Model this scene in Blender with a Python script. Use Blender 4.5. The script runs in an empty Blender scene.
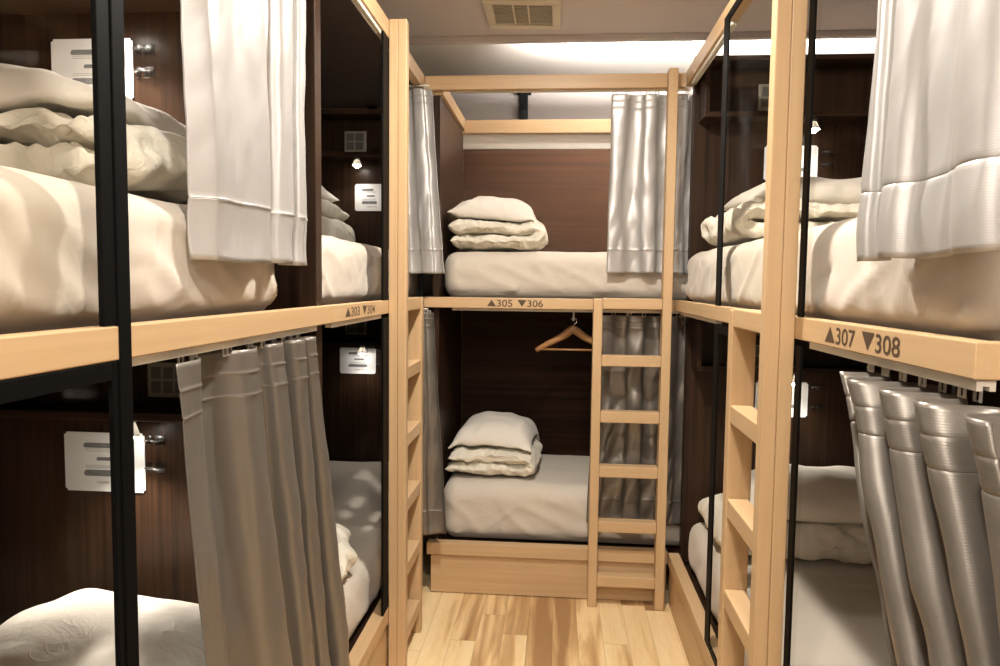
import bpy, bmesh, math, random
from mathutils import Vector, Matrix, noise, Euler
from mathutils.bvhtree import BVHTree

random.seed(7)
scene = bpy.context.scene
C = scene.collection
PI = math.pi

# ------------------------------------------------------------------ materials
def new_mat(name):
    m = bpy.data.materials.new(name); m.use_nodes = True
    nt = m.node_tree
    b = nt.nodes['Principled BSDF']
    return m, nt, b

def N(nt, t, **kw):
    n = nt.nodes.new(t)
    for k, v in kw.items():
        if k == 'op': n.operation = v
        else: n.inputs[k].default_value = v
    return n

def ramp(nt, stops):
    r = nt.nodes.new('ShaderNodeValToRGB')
    e = r.color_ramp.elements
    while len(e) > 1: e.remove(e[-1])
    e[0].position, e[0].color = stops[0][0], (*stops[0][1], 1)
    for p, c in stops[1:]:
        x = e.new(p); x.color = (*c, 1)
    return r

def coords(nt, scale, kind='Object'):
    tc = nt.nodes.new('ShaderNodeTexCoord')
    mp = nt.nodes.new('ShaderNodeMapping'); mp.inputs['Scale'].default_value = scale
    nt.links.new(tc.outputs[kind], mp.inputs['Vector'])
    return mp

def bump(nt, b, src, strength, dist=0.002):
    bp = N(nt, 'ShaderNodeBump', Strength=strength, Distance=dist)
    nt.links.new(src, bp.inputs['Height']); nt.links.new(bp.outputs['Normal'], b.inputs['Normal'])
    return bp

def wood(name, axis, c1, c2, rough=0.45, fine=60, lng=1.6, spec=0.4):
    m, nt, b = new_mat(name)
    s = [fine, fine, fine]; s['XYZ'.index(axis)] = lng
    mp = coords(nt, s)
    n1 = N(nt, 'ShaderNodeTexNoise', Scale=1.0, Detail=5.0, Roughness=0.62)
    nt.links.new(mp.outputs[0], n1.inputs['Vector'])
    r = ramp(nt, [(0.28, c2), (0.72, c1)])
    nt.links.new(n1.outputs['Fac'], r.inputs['Fac'])
    nt.links.new(r.outputs['Color'], b.inputs['Base Color'])
    b.inputs['Roughness'].default_value = rough
    b.inputs['Specular IOR Level'].default_value = spec
    bump(nt, b, n1.outputs['Fac'], 0.12, 0.001)
    return m

MAPLE1, MAPLE2 = (0.56, 0.385, 0.215), (0.49, 0.325, 0.17)
maple = {a: wood('maple_grain_' + a.lower(), a, MAPLE1, MAPLE2, 0.42, 55, 1.5) for a in 'XYZ'}
WAL1, WAL2 = (0.047, 0.0235, 0.012), (0.013, 0.0068, 0.0043)
walnut = {a: wood('walnut_grain_' + a.lower(), a, WAL1, WAL2, 0.38, 85, 1.2, 0.2) for a in 'XYZ'}
WLX = wood('walnut_back', 'X', (0.044, 0.0200, 0.0098), (0.0165, 0.0076, 0.0040), 0.5, 60, 1.0, 0.1)
hanger_wood = wood('hanger_wood', 'X', (0.36, 0.185, 0.07), (0.27, 0.13, 0.045), 0.35, 70, 3)

def plain(name, col, rough=0.5, spec=0.5, metal=0.0, emit=None, es=0):
    m, nt, b = new_mat(name)
    b.inputs['Base Color'].default_value = (*col, 1)
    b.inputs['Roughness'].default_value = rough
    b.inputs['Specular IOR Level'].default_value = spec
    b.inputs['Metallic'].default_value = metal
    if emit:
        b.inputs['Emission Color'].default_value = (*emit, 1)
        b.inputs['Emission Strength'].default_value = es
    return m

def noisy(name, col, rough, amt=0.06, scale=30, spec=0.4, bmp=0.1, stretch=(1, 1, 1)):
    m, nt, b = new_mat(name)
    mp = coords(nt, stretch)
    n1 = N(nt, 'ShaderNodeTexNoise', Scale=scale, Detail=4.0)
    nt.links.new(mp.outputs[0], n1.inputs['Vector'])
    lo = tuple(c * (1 - amt) for c in col); hi = tuple(min(1, c * (1 + amt)) for c in col)
    r = ramp(nt, [(0.3, lo), (0.7, hi)])
    nt.links.new(n1.outputs['Fac'], r.inputs['Fac']); nt.links.new(r.outputs['Color'], b.inputs['Base Color'])
    b.inputs['Roughness'].default_value = rough; b.inputs['Specular IOR Level'].default_value = spec
    bump(nt, b, n1.outputs['Fac'], bmp)
    return m

black = noisy('black_metal', (0.0035, 0.0035, 0.0035), 0.55, 0.1, 80, 0.06, 0.0)
white_plastic = noisy('white_plastic', (0.72, 0.70, 0.66), 0.35, 0.02, 20, 0.5, 0.01)
glider_mat = noisy('glider_plastic', (0.48, 0.45, 0.40), 0.4, 0.02, 20, 0.4, 0.01)
track_mat = noisy('track_aluminium', (0.70, 0.66, 0.57), 0.35, 0.03, 40, 0.5, 0.01)
plate_mat = noisy('outlet_plastic', (0.30, 0.28, 0.22), 0.4, 0.02, 20, 0.5, 0.01)
socket_mat = noisy('socket_plastic', (0.12, 0.115, 0.10), 0.4, 0.02, 20, 0.5, 0.01)
chrome = noisy('chrome', (0.7, 0.7, 0.68), 0.18, 0.02, 40, 0.5, 0.0); chrome.node_tree.nodes['Principled BSDF'].inputs['Metallic'].default_value = 1
paper = noisy('sign_paper', (0.80, 0.80, 0.80), 0.45, 0.01, 20, 0.4, 0.0)
ink = noisy('sign_ink', (0.16, 0.16, 0.165), 0.5, 0.15, 120, 0.3, 0.0)
ink_light = noisy('sign_ink_light', (0.42, 0.42, 0.42), 0.5, 0.05, 120, 0.3, 0.0)
letter = noisy('number_ink', (0.085, 0.055, 0.035), 0.5, 0.05, 60, 0.3, 0.0)
paint_ceiling = noisy('ceiling_paper', (0.62, 0.565, 0.545), 0.85, 0.05, 160, 0.2, 0.25)
paint_white = noisy('wall_paper', (0.50, 0.445, 0.405), 0.8, 0.04, 140, 0.2, 0.25)
board_white = noisy('white_board', (0.74, 0.70, 0.63), 0.6, 0.02, 60, 0.3, 0.05)
vent_mat = noisy('vent_plastic', (0.66, 0.60, 0.47), 0.45, 0.02, 30, 0.4, 0.01)
vent_dark = noisy('vent_grille', (0.33, 0.30, 0.22), 0.5, 0.04, 60, 0.3, 0.02)
bulb_mat = plain('bulb_glow', (1, 1, 1), 0.3, 0.5, 0, (1.0, 0.93, 0.82), 60)
tube_mat = plain('tube_glow', (1, 1, 1), 0.3, 0.5, 0, (1.0, 0.965, 0.93), 40)
lens_mat = plain('downlight_glow', (1, 1, 1), 0.3, 0.5, 0, (1.0, 0.86, 0.68), 12)
fill_panel_mat = plain('fill_panel_glow', (1, 1, 1), 0.3, 0.5, 0, (1.0, 0.88, 0.74), 3)
lamp_shell = noisy('lamp_shell', (0.35, 0.33, 0.30), 0.3, 0.02, 30, 0.5, 0.0)

def acrylic_mat():
    m = bpy.data.materials.new('clear_acrylic'); m.use_nodes = True
    nt = m.node_tree; nt.nodes.clear()
    out = nt.nodes.new('ShaderNodeOutputMaterial')
    mix = nt.nodes.new('ShaderNodeMixShader')
    lw = N(nt, 'ShaderNodeLayerWeight', Blend=0.3); fr = N(nt, 'ShaderNodeMath', op='MULTIPLY_ADD'); fr.inputs[1].default_value = .25; fr.inputs[2].default_value = .05
    nt.links.new(lw.outputs['Facing'], fr.inputs[0])
    t = N(nt, 'ShaderNodeBsdfTransparent'); t.inputs['Color'].default_value = (0.85, 0.85, 0.83, 1)
    g = N(nt, 'ShaderNodeBsdfGlossy', Roughness=0.28)
    nt.links.new(fr.outputs[0], mix.inputs['Fac']); nt.links.new(t.outputs[0], mix.inputs[1]); nt.links.new(g.outputs[0], mix.inputs[2])
    nt.links.new(mix.outputs[0], out.inputs['Surface'])
    return m
acrylic = acrylic_mat()

def glass_mat():
    m = bpy.data.materials.new('smoked_glass'); m.use_nodes = True
    nt = m.node_tree; nt.nodes.clear()
    out = nt.nodes.new('ShaderNodeOutputMaterial')
    mix = nt.nodes.new('ShaderNodeMixShader')
    lw = N(nt, 'ShaderNodeLayerWeight', Blend=0.5)
    pw = N(nt, 'ShaderNodeMath', op='POWER'); pw.inputs[1].default_value = 5.0
    nt.links.new(lw.outputs['Facing'], pw.inputs[0])
    fr = N(nt, 'ShaderNodeMath', op='MULTIPLY_ADD'); fr.inputs[1].default_value = 0.05; fr.inputs[2].default_value = 0.006
    nt.links.new(pw.outputs[0], fr.inputs[0])
    t = N(nt, 'ShaderNodeBsdfTransparent'); t.inputs['Color'].default_value = (0.965, 0.962, 0.95, 1)
    g = N(nt, 'ShaderNodeBsdfGlossy', Roughness=0.0)
    nt.links.new(fr.outputs[0], mix.inputs['Fac']); nt.links.new(t.outputs[0], mix.inputs[1]); nt.links.new(g.outputs[0], mix.inputs[2])
    nt.links.new(mix.outputs[0], out.inputs['Surface'])
    return m
glass = glass_mat()

def cloth_mat(name, col, rough, wr_scale, wr, weave, sheen=0.2, spec=0.25, stretch=(1, 1, 1), crease=0.0, cscale=4.5):
    m, nt, b = new_mat(name)
    b.inputs['Base Color'].default_value = (*col, 1)
    b.inputs['Roughness'].default_value = rough
    b.inputs['Specular IOR Level'].default_value = spec
    b.inputs['Sheen Weight'].default_value = sheen
    b.inputs['Sheen Roughness'].default_value = 0.5
    mp = coords(nt, stretch)
    n1 = N(nt, 'ShaderNodeTexNoise', Scale=wr_scale, Detail=3.0, Distortion=0.8)
    nt.links.new(mp.outputs[0], n1.inputs['Vector'])
    n2 = N(nt, 'ShaderNodeTexNoise', Scale=weave, Detail=1.0)
    nt.links.new(mp.outputs[0], n2.inputs['Vector'])
    b1 = N(nt, 'ShaderNodeBump', Strength=wr, Distance=0.02); nt.links.new(n1.outputs['Fac'], b1.inputs['Height'])
    b2 = N(nt, 'ShaderNodeBump', Strength=0.1, Distance=0.001); nt.links.new(n2.outputs['Fac'], b2.inputs['Height'])
    nt.links.new(b1.outputs['Normal'], b2.inputs['Normal'])
    last = b2
    if crease:
        # thin pressed creases along the level lines of a warped noise, present only in places
        for q, (sc, mask_s) in enumerate(((cscale, 2.3), (cscale * 2.1, 3.7))):
            mq = coords(nt, (1.0, 1.0 + .5 * q, 1.5 - .4 * q)); mq.inputs['Location'].default_value = (q * 3.3, 1.7 * q, .4)
            mq.inputs['Rotation'].default_value = (.5, .3 * q, .6)
            na = N(nt, 'ShaderNodeTexNoise', Scale=sc, Detail=1.5, Distortion=1.6); nt.links.new(mq.outputs[0], na.inputs['Vector'])
            s1 = N(nt, 'ShaderNodeMath', op='SUBTRACT'); s1.inputs[1].default_value = .5; nt.links.new(na.outputs['Fac'], s1.inputs[0])
            s2 = N(nt, 'ShaderNodeMath', op='ABSOLUTE'); nt.links.new(s1.outputs[0], s2.inputs[0])
            mr = nt.nodes.new('ShaderNodeMapRange'); mr.interpolation_type = 'SMOOTHSTEP'
            mr.inputs['From Min'].default_value = 0; mr.inputs['From Max'].default_value = .055; mr.inputs['To Min'].default_value = 1; mr.inputs['To Max'].default_value = 0
            nt.links.new(s2.outputs[0], mr.inputs['Value'])
            nm = N(nt, 'ShaderNodeTexNoise', Scale=mask_s, Detail=1.0); nt.links.new(mq.outputs[0], nm.inputs['Vector'])
            mm = nt.nodes.new('ShaderNodeMapRange'); mm.inputs['From Min'].default_value = .45; mm.inputs['From Max'].default_value = .65
            nt.links.new(nm.outputs['Fac'], mm.inputs['Value'])
            ml = N(nt, 'ShaderNodeMath', op='MULTIPLY'); nt.links.new(mr.outputs[0], ml.inputs[0]); nt.links.new(mm.outputs[0], ml.inputs[1])
            b3 = N(nt, 'ShaderNodeBump', Strength=crease, Distance=0.006); nt.links.new(ml.outputs[0], b3.inputs['Height'])
            nt.links.new(last.outputs['Normal'], b3.inputs['Normal']); last = b3
    nt.links.new(last.outputs['Normal'], b.inputs['Normal'])
    return m
sheet_mat = cloth_mat('fitted_sheet', (0.565, 0.505, 0.425), 0.85, 7, 0.10, 500, crease=.07, cscale=3.2)
cover_mat = cloth_mat('duvet_cover', (0.69, 0.645, 0.535), 0.8, 20, 0.30, 500, crease=.2, cscale=8)
pillow_mat = cloth_mat('pillow_case', (0.70, 0.65, 0.57), 0.8, 12, 0.2, 500, crease=.18, cscale=6)

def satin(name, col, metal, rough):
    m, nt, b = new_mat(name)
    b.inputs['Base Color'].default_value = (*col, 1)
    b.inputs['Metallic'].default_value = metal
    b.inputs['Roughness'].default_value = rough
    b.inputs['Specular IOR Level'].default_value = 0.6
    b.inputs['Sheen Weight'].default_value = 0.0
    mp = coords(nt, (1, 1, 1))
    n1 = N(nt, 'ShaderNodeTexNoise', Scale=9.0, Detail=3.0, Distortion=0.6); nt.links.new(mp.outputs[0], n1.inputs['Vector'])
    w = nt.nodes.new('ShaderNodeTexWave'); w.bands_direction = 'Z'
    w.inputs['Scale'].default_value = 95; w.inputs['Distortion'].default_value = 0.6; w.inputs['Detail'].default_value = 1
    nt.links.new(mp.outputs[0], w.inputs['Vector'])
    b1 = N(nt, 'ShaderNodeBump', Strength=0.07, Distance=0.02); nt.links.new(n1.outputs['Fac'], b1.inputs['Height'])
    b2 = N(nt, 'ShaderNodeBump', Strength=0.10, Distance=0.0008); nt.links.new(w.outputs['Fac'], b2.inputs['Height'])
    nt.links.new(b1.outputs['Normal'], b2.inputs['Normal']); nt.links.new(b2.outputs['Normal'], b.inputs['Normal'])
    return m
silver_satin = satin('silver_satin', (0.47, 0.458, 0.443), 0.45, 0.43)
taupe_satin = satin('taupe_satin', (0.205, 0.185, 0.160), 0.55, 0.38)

def floor_mat():
    m, nt, b = new_mat('laminate_planks')
    L = nt.links
    tc = nt.nodes.new('ShaderNodeTexCoord'); sp = nt.nodes.new('ShaderNodeSeparateXYZ'); L.new(tc.outputs['Object'], sp.inputs[0])
    def M(op, a, bb=None):
        n = nt.nodes.new('ShaderNodeMath'); n.operation = op
        for i, v in enumerate((a, bb)):
            if v is None: continue
            if isinstance(v, (int, float)): n.inputs[i].default_value = v
            else: L.new(v, n.inputs[i])
        return n.outputs[0]
    u = M('DIVIDE', sp.outputs['X'], 0.098)
    ui = M('FLOOR', u); uf = M('FRACT', u)
    wn = nt.nodes.new('ShaderNodeTexWhiteNoise'); wn.noise_dimensions = '1D'; L.new(ui, wn.inputs['W'])
    v = M('ADD', M('DIVIDE', sp.outputs['Y'], 0.75), M('MULTIPLY', wn.outputs['Value'], 5.0))
    vi = M('FLOOR', v); vf = M('FRACT', v)
    cb = nt.nodes.new('ShaderNodeCombineXYZ'); L.new(ui, cb.inputs[0]); L.new(vi, cb.inputs[1])
    w2 = nt.nodes.new('ShaderNodeTexWhiteNoise'); w2.noise_dimensions = '2D'; L.new(cb.outputs[0], w2.inputs['Vector'])
    # grain
    mp = nt.nodes.new('ShaderNodeMapping'); mp.inputs['Scale'].default_value = (11, 0.9, 1)
    off = nt.nodes.new('ShaderNodeVectorMath'); off.operation = 'ADD'
    sc = nt.nodes.new('ShaderNodeVectorMath'); sc.operation = 'SCALE'; sc.inputs['Scale'].default_value = 7.3
    L.new(cb.outputs[0], sc.inputs[0]); L.new(tc.outputs['Object'], mp.inputs['Vector'])
    L.new(mp.outputs[0], off.inputs[0]); L.new(sc.outputs[0], off.inputs[1])
    n1 = N(nt, 'ShaderNodeTexNoise', Scale=1.5, Detail=3.0, Distortion=0.5); L.new(off.outputs[0], n1.inputs['Vector'])
    n2 = N(nt, 'ShaderNodeTexNoise', Scale=14.0, Detail=4.0); L.new(off.outputs[0], n2.inputs['Vector'])
    vor = N(nt, 'ShaderNodeTexVoronoi', Scale=0.62); L.new(off.outputs[0], vor.inputs['Vector'])
    knot = nt.nodes.new('ShaderNodeMapRange'); knot.inputs['From Min'].default_value = 0.02; knot.inputs['From Max'].default_value = 0.12
    knot.inputs['To Min'].default_value = 0.55; knot.inputs['To Max'].default_value = 1.0; L.new(vor.outputs['Distance'], knot.inputs['Value'])
    r1 = ramp(nt, [(0.12, (0.36, 0.20, 0.085)), (0.34, (0.58, 0.37, 0.17)), (0.5, (0.80, 0.58, 0.30)), (0.85, (0.86, 0.67, 0.39))])
    L.new(M('ADD', M('MULTIPLY', w2.outputs['Value'], 0.62), M('SUBTRACT', M('MULTIPLY', n1.outputs['Fac'], 1.5), 0.55)), r1.inputs['Fac'])
    g = nt.nodes.new('ShaderNodeMapRange'); g.inputs['To Min'].default_value = 0.86; g.inputs['To Max'].default_value = 1.1
    L.new(n2.outputs['Fac'], g.inputs['Value'])
    # seams
    def edge(f, wdt):
        d = M('MINIMUM', f, M('SUBTRACT', 1.0, f))
        mr = nt.nodes.new('ShaderNodeMapRange'); mr.inputs['From Max'].default_value = wdt; mr.inputs['To Min'].default_value = 0.62
        L.new(d, mr.inputs['Value']); return mr.outputs[0]
    f = M('MULTIPLY', M('MULTIPLY', edge(uf, 0.018), edge(vf, 0.003)), M('MULTIPLY', g.outputs[0], knot.outputs[0]))
    mx = nt.nodes.new('ShaderNodeVectorMath'); mx.operation = 'SCALE'; L.new(r1.outputs['Color'], mx.inputs[0]); L.new(f, mx.inputs['Scale'])
    L.new(mx.outputs[0], b.inputs['Base Color'])
    b.inputs['Roughness'].default_value = 0.38; b.inputs['Specular IOR Level'].default_value = 0.4
    bump(nt, b, n2.outputs['Fac'], 0.05, 0.001)
    return m
laminate = floor_mat()

# ------------------------------------------------------------------ object helpers
def origin(o):
    v = Vector((0, 0, 0))
    while o is not None:
        v += o.location; o = o.parent
    return v

def link(name, bm, mat, parent=None, smooth=False):
    """bm is in world coordinates; ONE mesh object, child of parent."""
    if parent is not None:
        bmesh.ops.translate(bm, vec=-origin(parent), verts=bm.verts)
    me = bpy.data.meshes.new(name); bm.to_mesh(me); bm.free()
    if smooth:
        for p in me.polygons: p.use_smooth = True
    me.materials.append(mat)
    o = bpy.data.objects.new(name, me); C.objects.link(o)
    if parent is not None: o.parent = parent
    return o

def root(name, loc, label, cat, group=None):
    o = bpy.data.objects.new(name, None); C.objects.link(o); o.location = loc
    o.empty_display_size = 0.1
    o['label'] = label; o['category'] = cat
    if group: o['group'] = group
    return o

def tag(o, label, cat, group=None):
    o['label'] = label; o['category'] = cat
    if group: o['group'] = group
    return o

def rebase(o, loc):
    """move a mesh object's origin to loc without moving the mesh"""
    loc = Vector(loc)
    o.data.transform(Matrix.Translation(-loc)); o.location = loc
    return o

def bx(bm, x0, x1, y0, y1, z0, z1, bev=0.002, seg=2):
    if x0 > x1: x0, x1 = x1, x0
    if y0 > y1: y0, y1 = y1, y0
    r = bmesh.ops.create_cube(bm, size=1.0)
    vs = r['verts']
    for v in vs:
        v.co = Vector((x0 + (v.co.x + .5) * (x1 - x0), y0 + (v.co.y + .5) * (y1 - y0), z0 + (v.co.z + .5) * (z1 - z0)))
    if bev > 0:
        es = list({e for v in vs for e in v.link_edges})
        bmesh.ops.bevel(bm, geom=es, offset=min(bev, .45 * min(x1 - x0, y1 - y0, z1 - z0)), segments=seg, affect='EDGES', profile=.5)
    return bm

def box(name, dims, mat, parent=None, bev=0.002, seg=2):
    bm = bmesh.new(); bx(bm, *dims, bev, seg)
    return link(name, bm, mat, parent)

def cyl(bm, p0, p1, r0, r1=None, n=16, caps=True):
    p0, p1 = Vector(p0), Vector(p1); r1 = r0 if r1 is None else r1
    d = (p1 - p0); q = d.to_track_quat('Z', 'Y')
    rings = []
    for p, r in ((p0, r0), (p1, r1)):
        rings.append([bm.verts.new(p + q @ Vector((r * math.cos(2 * PI * k / n), r * math.sin(2 * PI * k / n), 0))) for k in range(n)])
    for k in range(n):
        bm.faces.new((rings[0][k], rings[0][(k + 1) % n], rings[1][(k + 1) % n], rings[1][k]))
    if caps:
        bm.faces.new(rings[0][::-1]); bm.faces.new(rings[1])
    return bm

def tube(bm, pts, r, n=10):
    pts = [Vector(p) for p in pts]
    rings = []
    for i, p in enumerate(pts):
        t = (pts[min(i + 1, len(pts) - 1)] - pts[max(i - 1, 0)]).normalized()
        q = t.to_track_quat('Z', 'Y')
        rr = r[i] if isinstance(r, (list, tuple)) else r
        rings.append([bm.verts.new(p + q @ Vector((rr * math.cos(2 * PI * k / n), rr * math.sin(2 * PI * k / n), 0))) for k in range(n)])
    for a, b in zip(rings, rings[1:]):
        # align rings: nearest start
        k0 = min(range(n), key=lambda k: (b[k].co - a[0].co).length)
        for k in range(n):
            bm.faces.new((a[k], a[(k + 1) % n], b[(k + 1 + k0) % n], b[(k + k0) % n]))
    bm.faces.new(rings[0][::-1]); bm.faces.new(rings[-1])
    return bm

def struct(o):
    o['kind'] = 'structure'; return o

# ------------------------------------------------------------------ key planes
XL, XR, XRT = -0.577, 0.489, 0.506
YB = 3.075
ZB1, ZB2 = 1.314, 1.269          # beam top / bottom
ZT1, ZT2 = 2.246, 2.188            # top rail
ZR1, ZR2 = 0.232, 0.178          # bottom rail
MU, ML = 1.51, 0.40              # mattress tops
HT = 2.305                       # top of the headboards

# ------------------------------------------------------------------ the room
struct(box('floor', (-1.75, 1.75, -1.3, 4.75, -0.1, 0.0), laminate, None, 0))
struct(box('ceiling', (-1.75, 1.75, -1.3, 3.36, 2.50, 2.555), paint_ceiling, None, 0))
struct(box('ceiling_back', (-1.75, 1.75, 3.30, 4.75, 2.585, 2.70), board_white, None, 0))
struct(box('ceiling_left', (-1.75, -.86, 3.361, 4.75, 2.50, 2.555), paint_ceiling, None, 0))
ceil_dark = noisy('added_dark_board', (0.10, 0.075, 0.06), 0.6, 0.1, 40, 0.2, 0.05)
struct(box('ceiling_darkener', (-1.69, -.84, 1.80, 4.59, 2.487, 2.4992), ceil_dark, None, 0))  # dark board added only to darken the ceiling over the left bunks
struct(box('trim_1', (-.835, 1.70, 3.325, 3.358, 2.472, 2.499), paint_ceiling, None, 0.002))
struct(box('wall_left', (-1.85, -1.70, -1.3, 4.75, 0, 2.7), paint_white, None, 0))
struct(box('wall_right', (1.70, 1.85, -1.3, 4.75, 0, 2.7), paint_white, None, 0))
struct(box('wall_back', (-1.75, 1.75, 4.60, 4.75, 0, 2.7), paint_white, None, 0))
struct(box('wall_front', (-1.75, 1.75, -1.4, -1.25, 0, 2.7), paint_white, None, 0))

# ------------------------------------------------------------------ bunk building blocks
def numbering(text_up, text_dn, size, place, parent):
    """triangle-up + number, triangle-down + number: flat lettering on the beam face, one mesh per bunk"""
    def tri(bm, x, up, s):
        h = s * .86
        pts = [(x, 0), (x + s, 0), (x + s / 2, h)] if up else [(x, h), (x + s / 2, 0), (x + s, h)]
        bm.faces.new([bm.verts.new((a, b, 0)) for a, b in pts])
    def txt(bm, s, x):
        cu = bpy.data.curves.new('t', 'FONT'); cu.body = s; cu.size = size * 1.36; cu.offset = size * .012
        o = bpy.data.objects.new('t', cu); C.objects.link(o)
        dg = bpy.context.evaluated_depsgraph_get(); dg.update()
        me = o.evaluated_get(dg).to_mesh()
        xs = [v.co.x for v in me.vertices]; x0 = min(xs)
        b2 = bmesh.new(); b2.from_mesh(me)
        bmesh.ops.translate(b2, vec=Vector((x - x0, 0, 0)), verts=b2.verts)
        tmp = bpy.data.meshes.new('t'); b2.to_mesh(tmp); b2.free(); bm.from_mesh(tmp)
        w = max(xs) - x0
        o.evaluated_get(dg).to_mesh_clear()
        bpy.data.objects.remove(o); bpy.data.curves.remove(cu); bpy.data.meshes.remove(tmp)
        return w
    s = size; x = 0; bms = []
    for k, t in enumerate((text_up, text_dn)):
        bm = bmesh.new(); tri(bm, x, k == 0, s * 1.12); x += s * 1.22
        x += txt(bm, t, x)
        bms.append(bm)
        if k == 0: x += s * .62
    for bm in bms:
        for v in bm.verts: v.co = place(v.co.x, v.co.y, x)
        bmesh.ops.recalc_face_normals(bm, faces=bm.faces)
        link('numbering', bm, letter, parent)

def outlet(parent, x0, x1, y, z0, z1, cols=2):
    p = box('outlet_plate', (x0, x1, y - .008, y, z0, z1), plate_mat, parent, .003)
    w = (x1 - x0 - .02) / cols
    for k in range(cols):
        for j in range(2):
            h = (z1 - z0 - .03) / 2
            zz = z0 + .012 + j * (h + .006)
            box('socket', (x0 + .012 + k * w, x0 + .006 + (k + 1) * w, y - .011, y - .007, zz, zz + h), socket_mat, p, .002)
    return p

def reading_lamp(parent, x, y, z, power, spot=150):
    bm = bmesh.new()
    cyl(bm, (x, y, z), (x, y, z - .012), .014, .014)
    cyl(bm, (x, y, z - .010), (x, y - .004, z - .045), .012, .026, 20, caps=False)
    bmesh.ops.solidify(bm, geom=bm.faces, thickness=.001)
    l = link('reading_lamp', bm, lamp_shell, parent, True)
    b2 = bmesh.new(); bmesh.ops.create_uvsphere(b2, u_segments=16, v_segments=10, radius=.017)
    bmesh.ops.translate(b2, vec=(x, y - .004, z - .040), verts=b2.verts)
    link('bulb', b2, bulb_mat, l, True)
    ld = bpy.data.lights.new('reading_lamp_light', 'SPOT'); ld.energy = power * 2.2; ld.color = (1.0, .90, .79)
    ld.spot_size = math.radians(spot); ld.spot_blend = .8; ld.shadow_soft_size = .02
    lo = bpy.data.objects.new('reading_lamp_light', ld); C.objects.link(lo)
    lo.location = (x, y - .005, z - .062); lo.rotation_euler = (math.radians(-18), 0, 0)
    return l

def hook(parent, x, y, z):
    bm = bmesh.new()
    bx(bm, x, x + .012, y - .004, y, z - .013, z + .013, .001)
    bx(bm, x + .02, x + .048, y - .004, y, z - .013, z + .013, .001)
    tube(bm, [(x, y - .012, z), (x + .018, y - .020, z + .002), (x + .034, y - .020, z), (x + .050, y - .012, z + .004)], .0035, 8)
    cyl(bm, (x + .034, y - .003, z), (x + .034, y - .021, z), .003)
    return link('sign_hook', bm, acrylic, parent, True)

def glass_panel(parent, x, sg, y0, y1, z0, z1, fw=.030, low=True, top=True, dep=.0085, f0=None):
    f0 = fw if f0 is None else f0
    """pane in the plane x..x+sg*.012 with a black frame"""
    bm = bmesh.new(); bx(bm, x + sg * .0125, x + sg * .0165, y0 + .004, y1 - .004, z0 + .004, z1 - .004, 0)
    g = link('glass_pane', bm, glass, parent)
    bm = bmesh.new()
    xa, xb = x + sg * .0008, x + sg * dep
    bx(bm, xa, xb, y0, y0 + f0, z0, z1, .001)
    bx(bm, xa, xb, y1 - fw, y1, z0, z1, .001)
    if low: bx(bm, xa, xb, y0 + f0, y1 - fw, z0, z0 + .024, .001)
    if top: bx(bm, xa, xb, y0 + f0, y1 - fw, z1 - .024, z1, .001)
    link('pane_frame', bm, black, g)
    return g

def headboard(parent, x0, x1, y, zlow, shelf_d=.12):
    """dark panel facing -Y with a shelf niche high up in each bunk"""
    hb = box('headboard', (x0, x1, y, y + .045, zlow, HT), walnut['Z'], parent, .002)
    for zs, zt in ((2.055, 2.268), (1.055, ZB2 - .02)):
        bm = bmesh.new()
        bx(bm, x0 + .02, x1 - .02, y - shelf_d, y - .001, zs - .02, zs, .002)
        bx(bm, x0 + .02, x0 + .04, y - shelf_d, y - .001, zs, zt, .002)
        bx(bm, x1 - .04, x1 - .02, y - shelf_d, y - .001, zs, zt, .002)
        bx(bm, x0 + .02, x1 - .02, y - shelf_d, y - .001, zt - .018, zt, .002)
        link('shelf', bm, walnut['X'], parent)
    return hb

def side_bunk(name, loc, label, sg, xf, y0, y1, xwall, xt=None, numbers=None, pane=None, seam=None):
    """bunk along one side of the aisle; sg = direction from the aisle into the bunk"""
    r = root(name, loc, label, 'bunk bed')
    xt = xf if xt is None else xt
    bm_ = box('beam', (xf, xf + sg * .032, y0, y1, ZB2, ZB1), maple['Y'], r, .002)
    box('top_rail', (xt, xt + sg * .034, y0, y1, ZT2, ZT1), maple['Y'], r, .002)
    box('bottom_rail', (xf, xf + sg * .046, y0, y1, ZR2, ZR1), maple['Y'], r, .002)
    box('base_panel', (xf + sg * .008, xf + sg * .026, y0, y1, 0, ZR2 - .001), maple['Y'], r, .001)
    box('bed_deck', (xf + sg * .033, xwall, y0 + .002, y1 - .05, ZB2 + .012, ZB2 + .030), walnut['Y'], r, .001)
    box('bed_deck', (xf + sg * .047, xwall, y0 + .002, y1 - .05, .185, .20), walnut['Y'], r, .001)
    box('side_panel', (xwall - sg * .018, xwall, y0 + .001, y1 - .05, .201, HT), walnut['Z'], r, .001)
    return r, bm_

def curtain_track(parent, p0, p1, w=.018, h=.012):
    """aluminium rail, box section between two points (top-centre)"""
    p0, p1 = Vector(p0), Vector(p1)
    d = (p1 - p0).normalized(); s = Vector((-d.y, d.x, 0)) * (w / 2)
    bm = bmesh.new()
    prof = [(-1, 0), (1, 0), (1, -h), (.35, -h), (.35, -h * .55), (-.35, -h * .55), (-.35, -h), (-1, -h)]
    rings = []
    for p in (p0, p1):
        rings.append([bm.verts.new(p + s * a + Vector((0, 0, b))) for a, b in prof])
    n = len(prof)
    for k in range(n):
        bm.faces.new((rings[0][k], rings[0][(k + 1) % n], rings[1][(k + 1) % n], rings[1][k]))
    bm.faces.new(rings[0]); bm.faces.new(rings[1][::-1])
    bmesh.ops.recalc_face_normals(bm, faces=bm.faces)
    return link('curtain_track', bm, track_mat, parent)

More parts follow.
